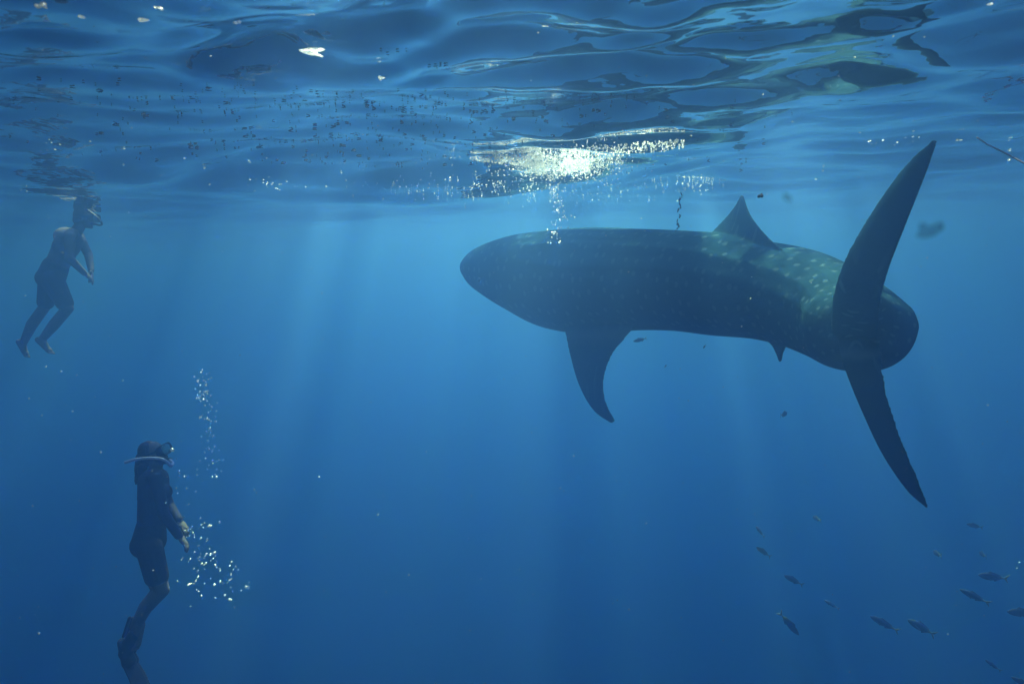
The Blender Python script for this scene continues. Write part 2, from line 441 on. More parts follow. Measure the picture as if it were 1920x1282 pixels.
for sgn in (-1, 1):
    i = 22; tan = (cs[i + 1] - cs[i - 1]).normalized(); side = tan.cross(Vector((0, 0, 1))).normalized()
    bm = bmesh.new(); c = cs[i] + side * (sgn * sm[i][3] * 0.985) - Vector((0, 0, 0.05))
    ball(bm, c, Vector((0.03, 0, 0)), Vector((0, 0.03, 0)), Vector((0, 0, 0.03)))
    e = link('eye', mesh_of(bm, 'eye'), EYE); recentre(e, c); e.parent = shark; e.matrix_parent_inverse = Matrix.Translation(-shark.location)

# ------------------------------------------------------------------ swimmers
HUMAN = simple_mat('bare_skin', (0.105, 0.098, 0.092), 0.6, (0.08, 0.075, 0.07), 12.0)
HAIR = simple_mat('dark_hair', (0.02, 0.015, 0.012), 0.5, scale=60.0, bump_=0.6)
NAVY = simple_mat('navy_cloth', (0.018, 0.022, 0.05), 0.7, scale=25.0, bump_=0.5)
BLACKC = simple_mat('black_cloth', (0.015, 0.015, 0.018), 0.7, scale=25.0, bump_=0.5)
RUBBER = simple_mat('black_rubber', (0.012, 0.012, 0.014), 0.4, scale=20.0)
TUBE = simple_mat('violet_tube', (0.42, 0.50, 0.70), 0.35, scale=10.0, translucent=0.4)
mt, t, out = new_mat('mask_glass')
g_ = N(t, 'ShaderNodeBsdfGlossy', i_Roughness=0.08); g_.inputs['Color'].default_value = (0.9, 0.92, 0.95, 1)
tt = N(t, 'ShaderNodeBsdfTransparent'); tt.inputs['Color'].default_value = (0.55, 0.6, 0.65, 1)
mx = N(t, 'ShaderNodeMixShader'); mx.inputs[0].default_value = 0.15
t.links.new(tt.outputs[0], mx.inputs[1]); t.links.new(g_.outputs[0], mx.inputs[2]); t.links.new(mx.outputs[0], out.inputs[0])
GLASS = mt

class Figure:
    def __init__(self, dist):
        self.d = dist; self.bm = bmesh.new()
    def J(self, px, py, off=0.0):
        return P(px, py, self.d + off)

def hand(bm, wrist, direction, back, s=1.0, curl=0.5, thumb_side=1):
    """palm, four unequal bent fingers and a thumb from the side of the palm"""
    f = direction.normalized(); n = (back - f * back.dot(f)).normalized(); sd = f.cross(n) * thumb_side
    pc = wrist + f * 0.055 * s
    ball(bm, pc, f * 0.056 * s, sd * 0.041 * s, n * 0.017 * s)
    for k, ln in enumerate((0.072, 0.080, 0.075, 0.058)):
        o = pc + f * 0.040 * s + sd * (0.031 - 0.0205 * k) * s
        d1 = (f - n * curl * 0.6).normalized(); d2 = (f - n * curl * 1.6).normalized()
        a = o + d1 * ln * 0.5 * s; b2 = a + d2 * ln * 0.5 * s
        cone(bm, o, 0.0095 * s, a, 0.0088 * s, 8); cone(bm, a, 0.0088 * s, b2, 0.0070 * s, 8)
    o = pc - f * 0.025 * s + sd * 0.032 * s
    a = o + (f * 0.6 + sd * 0.8 - n * 0.25).normalized() * 0.036 * s
    cone(bm, o, 0.0125 * s, a, 0.0105 * s, 8); cone(bm, a, 0.0105 * s, a + (f - n * 0.35).normalized() * 0.032 * s, 0.008 * s, 8)

def foot(bm, ankle, toe, s=1.0):
    f = (toe - ankle); L = f.length; f.normalize()
    lat = Vector((0, 1, 0)); dn = f.cross(lat).normalized()
    if dn.z > 0: dn = -dn
    heel = ankle - f * 0.03 * s + dn * 0.03 * s
    ball_ = ankle + f * (L * 0.68) + dn * 0.028 * s
    cone(bm, heel, 0.034 * s, ball_, 0.030 * s, 12, lat, 1.25)
    cone(bm, ankle, 0.036 * s, ball_, 0.024 * s, 12)
    for k in range(5):
        o = ball_ + lat * (0.030 - 0.015 * k) * s
        cone(bm, o, 0.012 * s, ball_ + f * (0.055 - 0.006 * k) * s + lat * (0.034 - 0.017 * k) * s, 0.009 * s, 8)

def head(bm, c, f, u, s=1.0):
    lat = f.cross(u).normalized()
    ball(bm, c - f * 0.012 * s + u * 0.022 * s, f * 0.096 * s, lat * 0.075 * s, u * 0.090 * s)
    ball(bm, c + f * 0.030 * s - u * 0.045 * s, f * 0.062 * s, lat * 0.058 * s, u * 0.070 * s)
    cone(bm, c + f * 0.062 * s - u * 0.098 * s, 0.022 * s, c + f * 0.045 * s - u * 0.088 * s, 0.030 * s, 10)     # chin
    cone(bm, c + f * 0.086 * s + u * 0.010 * s, 0.010 * s, c + f * 0.106 * s - u * 0.030 * s, 0.014 * s, 10)     # nose
    cone(bm, c + f * 0.080 * s + lat * 0.03 * s + u * 0.022 * s, 0.012 * s, c + f * 0.080 * s - lat * 0.03 * s + u * 0.022 * s, 0.012 * s, 10)   # brow
    cone(bm, c + f * 0.086 * s + lat * 0.018 * s - u * 0.062 * s, 0.009 * s, c + f * 0.086 * s - lat * 0.018 * s - u * 0.062 * s, 0.009 * s, 8)  # mouth
    for sg in (-1, 1):
        ball(bm, c + lat * sg * 0.078 * s - u * 0.012 * s - f * 0.006 * s, f * 0.018 * s, lat * 0.010 * s, u * 0.030 * s)
        ball(bm, c + lat * sg * 0.032 * s + f * 0.074 * s, f * 0.013 * s, lat * 0.013 * s, u * 0.012 * s)

def mask(parent, c, f, u, s=1.0):
    lat = f.cross(u).normalized(); bm = bmesh.new()
    rr = []
    for dpt, sc_ in ((0.060, 0.94), (0.098, 1.0), (0.122, 1.04), (0.126, 0.98), (0.122, 0.90)):
        rr.append([c + f * dpt * s + lat * (0.076 * sc_ * s * math.copysign(abs(math.cos(a)) ** 0.6, math.cos(a))) +
                   u * (0.006 * s + 0.047 * sc_ * s * math.copysign(abs(math.sin(a)) ** 0.7, math.sin(a))) for a in [2 * math.pi * i / 26 for i in range(26)]])
    rings(bm, rr, close=False)
    fr_ = link('mask_frame', mesh_of(bm, 'mask_frame'), RUBBER, parent)
    so = fr_.modifiers.new('thickness', 'SOLIDIFY'); so.thickness = 0.004
    bm = bmesh.new()
    ball(bm, c + f * 0.117 * s + u * 0.006 * s, lat * 0.068 * s, u * 0.041 * s, f * 0.004 * s)
    link('mask_lens', mesh_of(bm, 'mask_lens'), GLASS, fr_)
    bm = bmesh.new(); rr = []
    for i in range(25):
        a = R(-62) - (R(236)) * i / 24 + R(0)
        a = R(50) + R(260) * i / 24
        q = c - f * 0.012 * s + u * 0.018 * s + f * (0.108 * s * math.cos(a)) + lat * (0.088 * s * math.sin(a))
        dr = (f * math.cos(a) + lat * math.sin(a)).normalized()
        rr.append([q - u * 0.011 * s, q + u * 0.011 * s, q + u * 0.011 * s + dr * 0.004, q - u * 0.011 * s + dr * 0.004])
    rings(bm, rr)
    link('mask_strap', mesh_of(bm, 'mask_strap'), RUBBER, fr_, smooth=False)

def pipe(name, pts, rad, mat_, parent, n=40, m=10):
    cc = [Vector(q) for q in spline([tuple(q) for q in pts], n)]; bm = bmesh.new(); rr = []
    ref = Vector((0.1, 1, 0.2)).normalized()
    for i, q in enumerate(cc):
        tn = (cc[min(i + 1, n - 1)] - cc[max(i - 1, 0)]).normalized()
        a_ = (ref - tn * ref.dot(tn)).normalized(); b_ = tn.cross(a_)
        rr.append([q + a_ * rad * math.cos(k) + b_ * rad * math.sin(k) for k in [2 * math.pi * j / m for j in range(m)]])
    rings(bm, rr)
    return link(name, mesh_of(bm, name), mat_, parent)

def person_root(me, at, label):
    o = link('person', me, HUMAN); tag(o, label, 'person', None)
    return o

def settle(root, at):
    """give the figure an origin of its own without moving anything"""
    at = Vector(at); root.data.transform(Matrix.Translation(-at))
    for ch in root.children: ch.matrix_parent_inverse = Matrix.Translation(-at)
    root.location = at

X_, Z_ = Vector((1, 0, 0)), Vector((0, 0, 1)); Y_ = Vector((0, 1, 0))

# --- lower swimmer: upright, long dark top, dark shorts, black fins, snorkel
g = Figure(5.4); J = g.J
def trunk_a(bm, e=0.0):
    cone(bm, J(288, 900), 0.095 + e, J(288, 930), 0.098 + e, 18, Y_, 1.48)
    cone(bm, J(288, 930), 0.098 + e, J(284, 978), 0.088 + e, 18, Y_, 1.40)
    for o_ in (-0.05, 0.05): ball(bm, J(308, 922, o_), X_ * (0.055 + e), Y_ * (0.055 + e), Z_ * (0.055 + e))
    cone(bm, J(290, 893, -0.13), 0.058 + e, J(290, 893, 0.13), 0.058 + e, 14)
def arms_a(bm, e=0.0):
    cone(bm, J(293, 896, -0.165), 0.045 + e, J(306, 962, -0.20), 0.036 + e); cone(bm, J(306, 962, -0.20), 0.036 + e, J(335, 1003, -0.12), 0.028 + e)
    cone(bm, J(295, 896, 0.165), 0.045 + e, J(318, 948, 0.20), 0.036 + e); cone(bm, J(318, 948, 0.20), 0.036 + e, J(335, 974, 0.06), 0.028 + e)
def hips_a(bm, e=0.0):
    cone(bm, J(283, 985), 0.092 + e, J(279, 1016), 0.112 + e, 18, Y_, 1.40)
    for o_ in (-0.08, 0.08): ball(bm, J(268, 1022, o_), X_ * (0.088 + e), Y_ * (0.085 + e), Z_ * (0.09 + e))
    cone(bm, J(281, 1030, -0.085), 0.092 + e, J(295, 1080, -0.09), 0.076 + e); cone(bm, J(281, 1030, 0.085), 0.092 + e, J(291, 1080, 0.09), 0.076 + e)
bm = g.bm
trunk_a(bm); arms_a(bm); hips_a(bm)
cone(bm, J(289, 893), 0.056, J(293, 868), 0.052)
hf = (X_ * 0.93 + Z_ * 0.30 - Y_ * 0.05).normalized(); hu = (Z_ * 0.95 - X_ * 0.30).normalized(); hc = J(290, 850)
head(bm, hc, hf, hu, 0.93)
for o_, kx, ax_ in ((-0.09, 304, 252), (0.09, 298, 257)):
    cone(bm, J(kx - 9, 1080, o_), 0.070, J(kx, 1106, o_), 0.056); cone(bm, J(kx, 1106, o_), 0.056, J((kx + ax_) / 2 - 4, 1137, o_), 0.056)
    cone(bm, J((kx + ax_) / 2 - 4, 1137, o_), 0.056, J(ax_, 1174, o_), 0.036)
    foot(bm, J(ax_, 1176, o_), J(ax_ - 8, 1222, o_), 0.92)
hand(bm, J(335, 1003, -0.12), J(350, 1022, -0.10) - J(335, 1003, -0.12), Z_ + X_ * 0.4, 0.92, 0.45, -1)
hand(bm, J(335, 974, 0.06), J(350, 994, 0.04) - J(335, 974, 0.06), Z_ + X_ * 0.4, 0.92, 0.45, 1)
pa = person_root(fuse(bm, 'person', 0.0052, 4), None, 'person hovering upright at lower left in dark top, shorts, fins and snorkel')
bm = bmesh.new(); trunk_a(bm, 0.008); arms_a(bm, 0.007)
link('swim_shirt', fuse(bm, 'swim_shirt', 0.008, 3), NAVY, pa)
bm = bmesh.new(); hips_a(bm, 0.010)
link('shorts', fuse(bm, 'shorts', 0.008, 3), BLACKC, pa)
bm = bmesh.new()
ball(bm, hc - hf * 0.040 + hu * 0.036, hf * 0.083, Y_ * 0.079, hu * 0.085)
ball(bm, hc - hf * 0.070 - hu * 0.01, hf * 0.052, Y_ * 0.070, hu * 0.078)
cone(bm, J(268, 858), 0.055, J(264, 880), 0.048); cone(bm, J(264, 880), 0.048, J(259, 898, 0.02), 0.024); cone(bm, J(266, 876, -0.06), 0.03, J(262, 902, -0.07), 0.012)
for i in range(9):
    o_ = rnd.uniform(-0.07, 0.07); a0 = J(rnd.uniform(258, 272), rnd.uniform(862, 880), o_)
    a1 = J(rnd.uniform(252, 262), rnd.uniform(893, 908), o_ * 1.2); cone(bm, a0, 0.02, a1, 0.008, 8)
link('hair', fuse(bm, 'hair', 0.0065, 1), HAIR, pa)
mask(pa, hc, hf, hu, 0.93)
sn = pipe('snorkel', [J(318, 862, -0.02), J(324, 868, -0.05), J(320, 873, -0.09), J(311, 864, -0.12), J(297, 859, -0.13), J(270, 859, -0.13), J(250, 862, -0.13), J(234, 867, -0.13)], 0.0115, TUBE, pa, 50)
bm = bmesh.new(); ball(bm, J(316, 862, 0.0), X_ * 0.03, Y_ * 0.03, Z_ * 0.016); link('mouthpiece', mesh_of(bm, 'mouthpiece'), RUBBER, sn)
def swim_fin(o_, ax_):
    bm = bmesh.new(); a = J(ax_ - 2, 1192, o_); pts = [J(ax_ - 22, 1203, o_), J(ax_ - 14, 1238, o_), J(ax_ + 3, 1272, o_), J(ax_ + 18, 1315, o_), J(ax_ + 30, 1362, o_)]
    cc = [Vector(q) for q in spline([tuple(q) for q in pts], 30)]
    cone(bm, a + X_ * 0.0, 0.052, J(ax_ - 16, 1222, o_), 0.055, 14, Y_, 1.1)
    cone(bm, J(ax_ - 24, 1203, o_), 0.030, J(ax_ - 10, 1240, o_), 0.050, 14, Y_, 1.3)
    rr = []
    for i, q in enumerate(cc):
        tn = (cc[min(i + 1, 29)] - cc[max(i - 1, 0)]).normalized(); nn = tn.cross(Y_).normalized()
        wd = 0.05 + 0.055 * min(1, i / 22); tk = 0.022 * (1 - i / 34)
        rr.append([q + Y_ * wd * math.cos(k) + nn * (tk * math.sin(k) + 0.012 * abs(math.cos(k)) ** 6) for k in [2 * math.pi * j / 18 for j in range(18)]])
    rings(bm, rr)
    fb = link('swim_fin', fuse(bm, 'swim_fin', 0.008, 2), RUBBER, pa)
    bm = bmesh.new(); cone(bm, J(ax_ - 9, 1158, o_), 0.012, J(ax_ - 20, 1192, o_), 0.012, 10, Y_, 1.6)
    link('heel_strap', mesh_of(bm, 'heel_strap'), RUBBER, fb)
swim_fin(-0.09, 252); swim_fin(0.09, 257)
settle(pa, J(283, 1000))

# --- upper swimmer: bare back, dark shorts, leaning forward with hands together, head at the surface
g = Figure(7.6); J = g.J; bm = g.bm
ta = (J(143, 432) - J(98, 515)).normalized(); tf = (X_ - ta * X_.dot(ta)).normalized()
def hips_b(bm, e=0.0):
    cone(bm, J(104, 500), 0.112 + e, J(97, 518), 0.120 + e, 18, Y_, 1.35)
    for o_ in (-0.085, 0.085): ball(bm, J(86, 520, o_), tf * (0.10 + e), Y_ * (0.09 + e), ta * (0.10 + e))
    cone(bm, J(99, 526, -0.09), 0.108 + e, J(121, 568, -0.10), 0.080 + e); cone(bm, J(94, 526, 0.09), 0.108 + e, J(86, 566, 0.10), 0.080 + e)
cone(bm, J(133, 447), 0.120, J(124, 464), 0.122, 18, Y_, 1.50); cone(bm, J(124, 464), 0.122, J(107, 497), 0.110, 18, Y_, 1.30)
cone(bm, J(134, 440, -0.15), 0.068, J(140, 440, 0.15), 0.068, 14); ball(bm, J(122, 442), tf * 0.10, Y_ * 0.15, ta * 0.10)
cone(bm, J(141, 438), 0.064, J(152, 420), 0.058)
hf = (X_ * 0.99 - Z_ * 0.10).normalized(); hu = (Z_ * 0.99 + X_ * 0.10).normalized(); hc = J(160, 409)
head(bm, hc, hf, hu, 1.0)
hips_b(bm)
cone(bm, J(121, 568, -0.10), 0.074, J(127, 578, -0.10), 0.060); cone(bm, J(127, 578, -0.10), 0.060, J(102, 608, -0.10), 0.060); cone(bm, J(102, 608, -0.10), 0.060, J(79, 636, -0.10), 0.040)
cone(bm, J(86, 566, 0.10), 0.074, J(83, 576, 0.10), 0.060); cone(bm, J(83, 576, 0.10), 0.060, J(60, 608, 0.10), 0.060); cone(bm, J(60, 608, 0.10), 0.060, J(44, 642, 0.10), 0.040)
foot(bm, J(79, 637, -0.10), J(103, 662, -0.10)); foot(bm, J(43, 643, 0.10), J(56, 669, 0.10))
cone(bm, J(131, 444, -0.20), 0.060, J(130, 484, -0.25), 0.047); cone(bm, J(130, 484, -0.25), 0.047, J(158, 512, -0.09), 0.032)
cone(bm, J(147, 441, 0.20), 0.060, J(166, 478, 0.22), 0.047); cone(bm, J(166, 478, 0.22), 0.047, J(171, 507, 0.05), 0.032)
hand(bm, J(158, 512, -0.09), J(173, 524, -0.02) - J(158, 512, -0.09), Z_ - Y_ * 0.6, 1.0, 0.7, -1)
hand(bm, J(171, 507, 0.05), J(174, 527, 0.0) - J(171, 507, 0.05), X_ + Y_ * 0.5, 1.0, 0.7, 1)
pb = person_root(fuse(bm, 'person', 0.0062, 4), None, 'barefoot masked person in dark shorts floating at upper left with hands together')
bm = bmesh.new(); hips_b(bm, 0.012); link('shorts', fuse(bm, 'shorts', 0.009, 3), BLACKC, pb)
bm = bmesh.new()
ball(bm, hc - hf * 0.034 + hu * 0.034, hf * 0.094, Y_ * 0.088, hu * 0.092); ball(bm, hc - hf * 0.072 - hu * 0.02, hf * 0.058, Y_ * 0.078, hu * 0.08)
link('hair', fuse(bm, 'hair', 0.009, 2), HAIR, pb)
mask(pb, hc, hf, hu, 1.04)
sn = pipe('snorkel', [J(176, 419, -0.02), J(186, 422, -0.05), J(191, 420, -0.10), J(186, 412, -0.13), J(172, 400, -0.14), J(160, 392, -0.14), J(150, 376, -0.14)], 0.012, RUBBER, pb, 40)
bm = bmesh.new(); ball(bm, J(174, 420, 0.0), X_ * 0.03, Y_ * 0.03, Z_ * 0.016); link('mouthpiece', mesh_of(bm, 'mouthpiece'), RUBBER, sn)
settle(pb, J(100, 510))

# ------------------------------------------------------------------ small fish
mt, t, out = new_mat('fish_skin')
b = N(t, 'ShaderNodeBsdfPrincipled'); b.inputs['Roughness'].default_value = 0.5; b.inputs['Specular IOR Level'].default_value = 0.05
tc = N(t, 'ShaderNodeTexCoord'); sx_ = N(t, 'ShaderNodeSeparateXYZ'); t.links.new(tc.outputs['Object'], sx_.inputs[0])
rp = N(t, 'ShaderNodeValToRGB'); e = rp.color_ramp.elements
e[0].position = 0.0; e[0].color = (0.015, 0.022, 0.035, 1); e[1].position = 1.0; e[1].color = (0.14, 0.17, 0.05, 1)
e2 = rp.color_ramp.elements.new(0.62); e2.color = (0.018, 0.025, 0.038, 1); e3 = rp.color_ramp.elements.new(0.74); e3.color = (0.10, 0.13, 0.04, 1)
mr = N(t, 'ShaderNodeMapRange'); mr.inputs['From Min'].default_value = -0.5; mr.inputs['From Max'].default_value = 0.5
t.links.new(sx_.outputs['X'], mr.inputs['Value']); t.links.new(mr.outputs[0], rp.inputs[0]); t.links.new(rp.outputs[0], b.inputs['Base Color'])
t.links.new(b.outputs[0], out.inputs[0]); FISH = mt

def fish_mesh(name, slim=1.0, bend=0.0):
    """one metre long fish, snout at -x, forked tail at +x"""
    bm = bmesh.new()
    prof = [(-0.5, 0.004, 0.004), (-0.47, 0.030, 0.020), (-0.40, 0.072, 0.042), (-0.28, 0.112, 0.062), (-0.12, 0.128, 0.070), (0.04, 0.108, 0.058), (0.18, 0.068, 0.036), (0.28, 0.032, 0.018), (0.33, 0.026, 0.012), (0.36, 0.024, 0.008)]
    rr = []
    for q in spline(prof, 26):
        rr.append([Vector((q[0], q[2] * math.cos(a), q[1] * slim * math.sin(a))) for a in [2 * math.pi * i / 14 for i in range(14)]])
    rings(bm, rr)
    def blade(pts, th):
        lo = [bm.verts.new((x, -th, z)) for x, z in pts]; hi = [bm.verts.new((x, th, z)) for x, z in pts]
        bm.faces.new(lo[::-1]); bm.faces.new(hi)
        for i in range(len(pts)): bm.faces.new((lo[i], lo[(i + 1) % len(pts)], hi[(i + 1) % len(pts)], hi[i]))
    blade([(0.33, 0.0), (0.36, 0.03), (0.50, 0.155 * slim), (0.47, 0.09 * slim), (0.42, 0.0)], 0.005)
    blade([(0.33, 0.0), (0.42, 0.0), (0.47, -0.09 * slim), (0.50, -0.155 * slim), (0.36, -0.03)], 0.005)
    blade([(-0.24, 0.10 * slim), (-0.15, 0.175 * slim), (0.02, 0.135 * slim), (0.20, 0.085 * slim), (0.22, 0.045 * slim), (0.0, 0.10 * slim)], 0.005)
    blade([(0.02, -0.09 * slim), (0.06, -0.155 * slim), (0.20, -0.08 * slim), (0.22, -0.045 * slim)], 0.005)
    for sg in (-1, 1):
        a = [bm.verts.new(v) for v in ((-0.27, sg * 0.055, -0.02), (-0.13, sg * 0.12, -0.05), (-0.15, sg * 0.11, -0.09), (-0.25, sg * 0.055, -0.05))]
        b2 = [bm.verts.new(v.co + Vector((0, sg * 0.006, 0.002))) for v in a]
        bm.faces.new(a[::-1]); bm.faces.new(b2)
        for i in range(4): bm.faces.new((a[i], a[(i + 1) % 4], b2[(i + 1) % 4], b2[i]))
    if bend:
        for v in bm.verts:
            if v.co.x > -0.1:
                k = v.co.x + 0.1; v.co.y += bend * k * k; v.co.x -= abs(bend) * k * k * 0.4
    return mesh_of(bm, name)
FM = {}
def fish(hx, hy, tx, ty, dist, label, slim=1.0, turn=0.0, bend=0.0, length=None):
    """snout and tail pixel at about dist; turn swings the snout towards (-) or away from (+) the camera"""
    dist *= 1.35; turn *= 1.35
    h = P(hx, hy, dist + turn * 0.5); q = P(tx, ty, dist - turn * 0.5)
    ax = q - h; L = ax.length; ax.normalize()
    key = (slim, bend)
    if key not in FM: FM[key] = fish_mesh('small_fish', slim, bend)
    o = bpy.data.objects.new('small_fish', FM[key]); COL.objects.link(o)
    if not FM[key].materials: FM[key].materials.append(FISH); FM[key].shade_smooth()
    upv = Z_ - ax * Z_.dot(ax); upv.normalize(); sd = upv.cross(ax)
    mw = Matrix((ax, sd, upv)).transposed().to_4x4(); mw = Matrix.Translation((h + q) / 2) @ mw @ Matrix.Scale(L, 4)
    o.matrix_world = mw
    return tag(o, label, 'fish', 'small fish around the shark and below its tail')
fish(1417, 986, 1434, 1007, 6.2, 'tiny fish with greenish tail, upper of the two leftmost fish below the shark', 0.9, 0.10)
fish(1418, 1025, 1446, 1044, 6.0, 'small dark fish just beneath the tiny green-tailed fish, at the left of the school', 1.15, 0.06)
fish(1524, 968, 1540, 976, 6.3, 'small rounded fish seen almost end-on, left of the tail fin tip', 1.1, 0.14)
fish(1470, 1078, 1507, 1097, 5.8, 'small slanted fish with yellowish tail, midway down the left side of the school', 1.05, 0.05)
fish(1545, 1124, 1575, 1142, 5.8, 'slim small fish alone between the left pair and the lower middle pair', 0.75, 0.08)
fish(1498, 1190, 1460, 1146, 5.0, 'slender dark fish diving steeply head down at the lower left of the school', 0.72, 0.02)
fish(1631, 1154, 1687, 1184, 5.0, 'left of two slanted yellow-tailed fish side by side at lower middle of the school', 0.8, 0.04)
fish(1702, 1161, 1755, 1191, 5.0, 'right of two slanted yellow-tailed fish side by side at lower middle of the school', 0.8, -0.04)
fish(1812, 982, 1844, 989, 5.9, 'small plump fish highest of the school at the right edge', 1.15, 0.05)
fish(1749, 1033, 1766, 1042, 5.9, 'stubby fish turned end-on below the tail fin tip', 1.15, 0.15)
fish(1836, 1035, 1850, 1043, 6.2, 'tiny rounded fish right of the stubby end-on fish', 1.1, 0.15)
fish(1834, 1077, 1892, 1085, 5.0, 'biggest level fish with thin forked tail near right edge', 0.95, 0.0)
fish(1799, 1104, 1858, 1132, 5.0, 'long slanted fish just below the biggest level fish', 0.72, 0.03)
fish(1888, 1146, 1948, 1150, 4.8, 'plump dark fish cut off by the right edge of the picture', 1.0, 0.0)
fish(1847, 1236, 1878, 1258, 5.2, 'faint slanted fish low in the bottom right corner', 0.75, 0.04)
fish(1896, 1268, 1940, 1292, 4.8, 'dark fish half outside the bottom right corner', 0.85, 0.03)
fish(1187, 640, 1216, 634, 6.2, 'small dark fish with upturned tail just behind the pectoral fin', 0.9, 0.04, 0.9)
fish(1318, 653, 1324, 646, 6.0, 'tiny dark fish right under the middle of the shark belly', 1.0, 0.05)
fish(1476, 774, 1463, 779, 5.6, 'tiny fish with greenish tail in open water below the pelvic fin', 1.2, 0.10)
fish(1250, 684, 1245, 689, 6.0, 'faintest tiny fish in open water below the shark belly, left of the others', 1.0, 0.05)

# ------------------------------------------------------------------ drifting scraps, strand, rope
WEED = simple_mat('brown_weed', (0.05, 0.055, 0.03), 0.7, scale=30.0, translucent=0.3)
WISP = simple_mat('wispy_weed', (0.012, 0.015, 0.02), 0.8, scale=30.0, translucent=0.2)
t = WISP.node_tree; out = t.nodes['Material Output']; src = out.inputs[0].links[0].from_socket
tt = N(t, 'ShaderNodeBsdfTransparent'); mx = N(t, 'ShaderNodeMixShader'); mx.inputs[0].default_value = 0.80
t.links.new(src, mx.inputs[1]); t.links.new(tt.outputs[0], mx.inputs[2]); t.links.new(mx.outputs[0], out.inputs[0])
def weed(px, py, dist, w_, h_, label, lobes, seed):
    r_ = random.Random(seed); bm = bmesh.new(); c = P(px, py, dist); k = dist / F_PX
    for i in range(lobes):
        q = c + rt * (r_.uniform(-0.35, 0.35) * w_ * k) + up * (r_.uniform(-0.3, 0.3) * h_ * k) + fw * r_.uniform(-1, 1) * 6 * k
        ball(bm, q, rt * r_.uniform(0.12, 0.26) * w_ * k, fw * r_.uniform(2, 5) * k, up * r_.uniform(0.14, 0.3) * h_ * k, 10)
    o = link('weed_scrap', fuse(bm, 'weed_scrap', 0.9 * k, 1), WISP if dist < 2 else WEED); recentre(o, c)
    return tag(o, label, 'weed scrap', 'scraps of weed adrift near the tail')
weed(1740, 434, 0.6, 60, 34, 'widest blurred scrap of brown weed, right of the upper tail lobe', 9, 2)
weed(1477, 373, 0.6, 20, 28, 'small blurred upright scrap of weed right of the dorsal fin tip', 4, 3)
weed(1425, 366, 2.6, 13, 12, 'small dark sharp-edged scrap of weed close beside the dorsal fin tip', 4, 4)
bm = bmesh.new(); pts = [P(1277 - 8 * (i / 46) + 2.5 * math.sin(i * 0.5), 362 + 1.55 * i, 5.0) for i in range(47)]
for i, q in enumerate(pts):
    if rnd.random() < 0.8:
        ball(bm, q + rt * rnd.uniform(-0.006, 0.006), rt * rnd.uniform(0.002, 0.007), fw * 0.003, up * rnd.uniform(0.003, 0.010), 6)
cc = [tuple(q) for q in pts[::4]]
st = link('hanging_strand', mesh_of(bm, 'hanging_strand'), WEED)
recentre(st, pts[0]); tag(st, 'thin dark broken strand hanging from the surface above the shark back', 'strand')
ROPE = simple_mat('rope_fibre', (0.05, 0.05, 0.06), 0.8, scale=80.0)
rp_ = pipe('rope', [P(1832, 258, 3.66), P(1850, 270, 3.6), P(1872, 281, 3.5), P(1898, 294, 3.4), P(1925, 309, 3.3), P(2010, 356, 3.1)], 0.0042, ROPE, None, 60, 8)
recentre(rp_, P(1872, 281, 3.5)); tag(rp_, 'thin dark rope slanting down from the surface at the right edge', 'rope')

# ------------------------------------------------------------------ bubbles
mt, t, out = new_mat('air_bubble')
g_ = N(t, 'ShaderNodeBsdfGlossy', i_Roughness=0.22); g_.inputs['Color'].default_value = (0.95, 0.97, 1, 1)
tl = N(t, 'ShaderNodeBsdfTranslucent'); tl.inputs['Color'].default_value = (0.55, 0.6, 0.6, 1)
tt = N(t, 'ShaderNodeBsdfTransparent')
mx = N(t, 'ShaderNodeMixShader'); mx.inputs[0].default_value = 0.45; t.links.new(g_.outputs[0], mx.inputs[1]); t.links.new(tl.outputs[0], mx.inputs[2])
mx2 = N(t, 'ShaderNodeMixShader'); mx2.inputs[0].default_value = 0.7; t.links.new(tt.outputs[0], mx2.inputs[1]); t.links.new(mx.outputs[0], mx2.inputs[2])
t.links.new(mx2.outputs[0], out.inputs[0]); BUB = mt
bm = bmesh.new(); bmesh.ops.create_icosphere(bm, subdivisions=2, radius=1.0); BMESH = mesh_of(bm, 'bubble'); BMESH.materials.append(BUB); BMESH.shade_smooth()
def bubble(px, py, dist, rpx, label, group):
    o = bpy.data.objects.new('bubble', BMESH); COL.objects.link(o)
    r_ = 1.0 * rpx * dist / F_PX; o.location = P(px, py, dist); o.scale = (r_ * rnd.uniform(0.9, 1.25), r_, r_ * rnd.uniform(0.75, 1.0))
    o.rotation_euler = (0, rnd.uniform(-0.6, 0.6), 0)
    return tag(o, label, 'bubble', group)
LA = ('tiny silvery bubble in the tall column rising above and right of the lower swimmer', 'bubbles rising in the column above the lower swimmer')
LB = ('tiny silvery bubble in the loose cloud beside the hands and thighs of the lower swimmer', 'bubbles in the cloud beside the lower swimmer')
LC = ('tiny bright bubble in the stream under the foam above the shark head', 'bubbles streaming under the foam')
for i in range(78):
    f = rnd.random() ** 0.8; y = 692 + 205 * f
    cx_ = 376 + 26 * ((y - 692) / 205) ** 1.1 + 4 * math.sin(y / 17)
    bubble(rnd.gauss(cx_, 8 if f > 0.15 else 10), y, 5.4 + rnd.uniform(-0.2, 0.2), rnd.choice((1.0, 1.2, 1.4, 1.6, 2.3)), *LA)
for i in range(22): bubble(rnd.gauss(386, 9), rnd.gauss(735, 16), 5.4 + rnd.uniform(-0.2, 0.2), rnd.choice((1.0, 1.3, 1.7)), *LA)
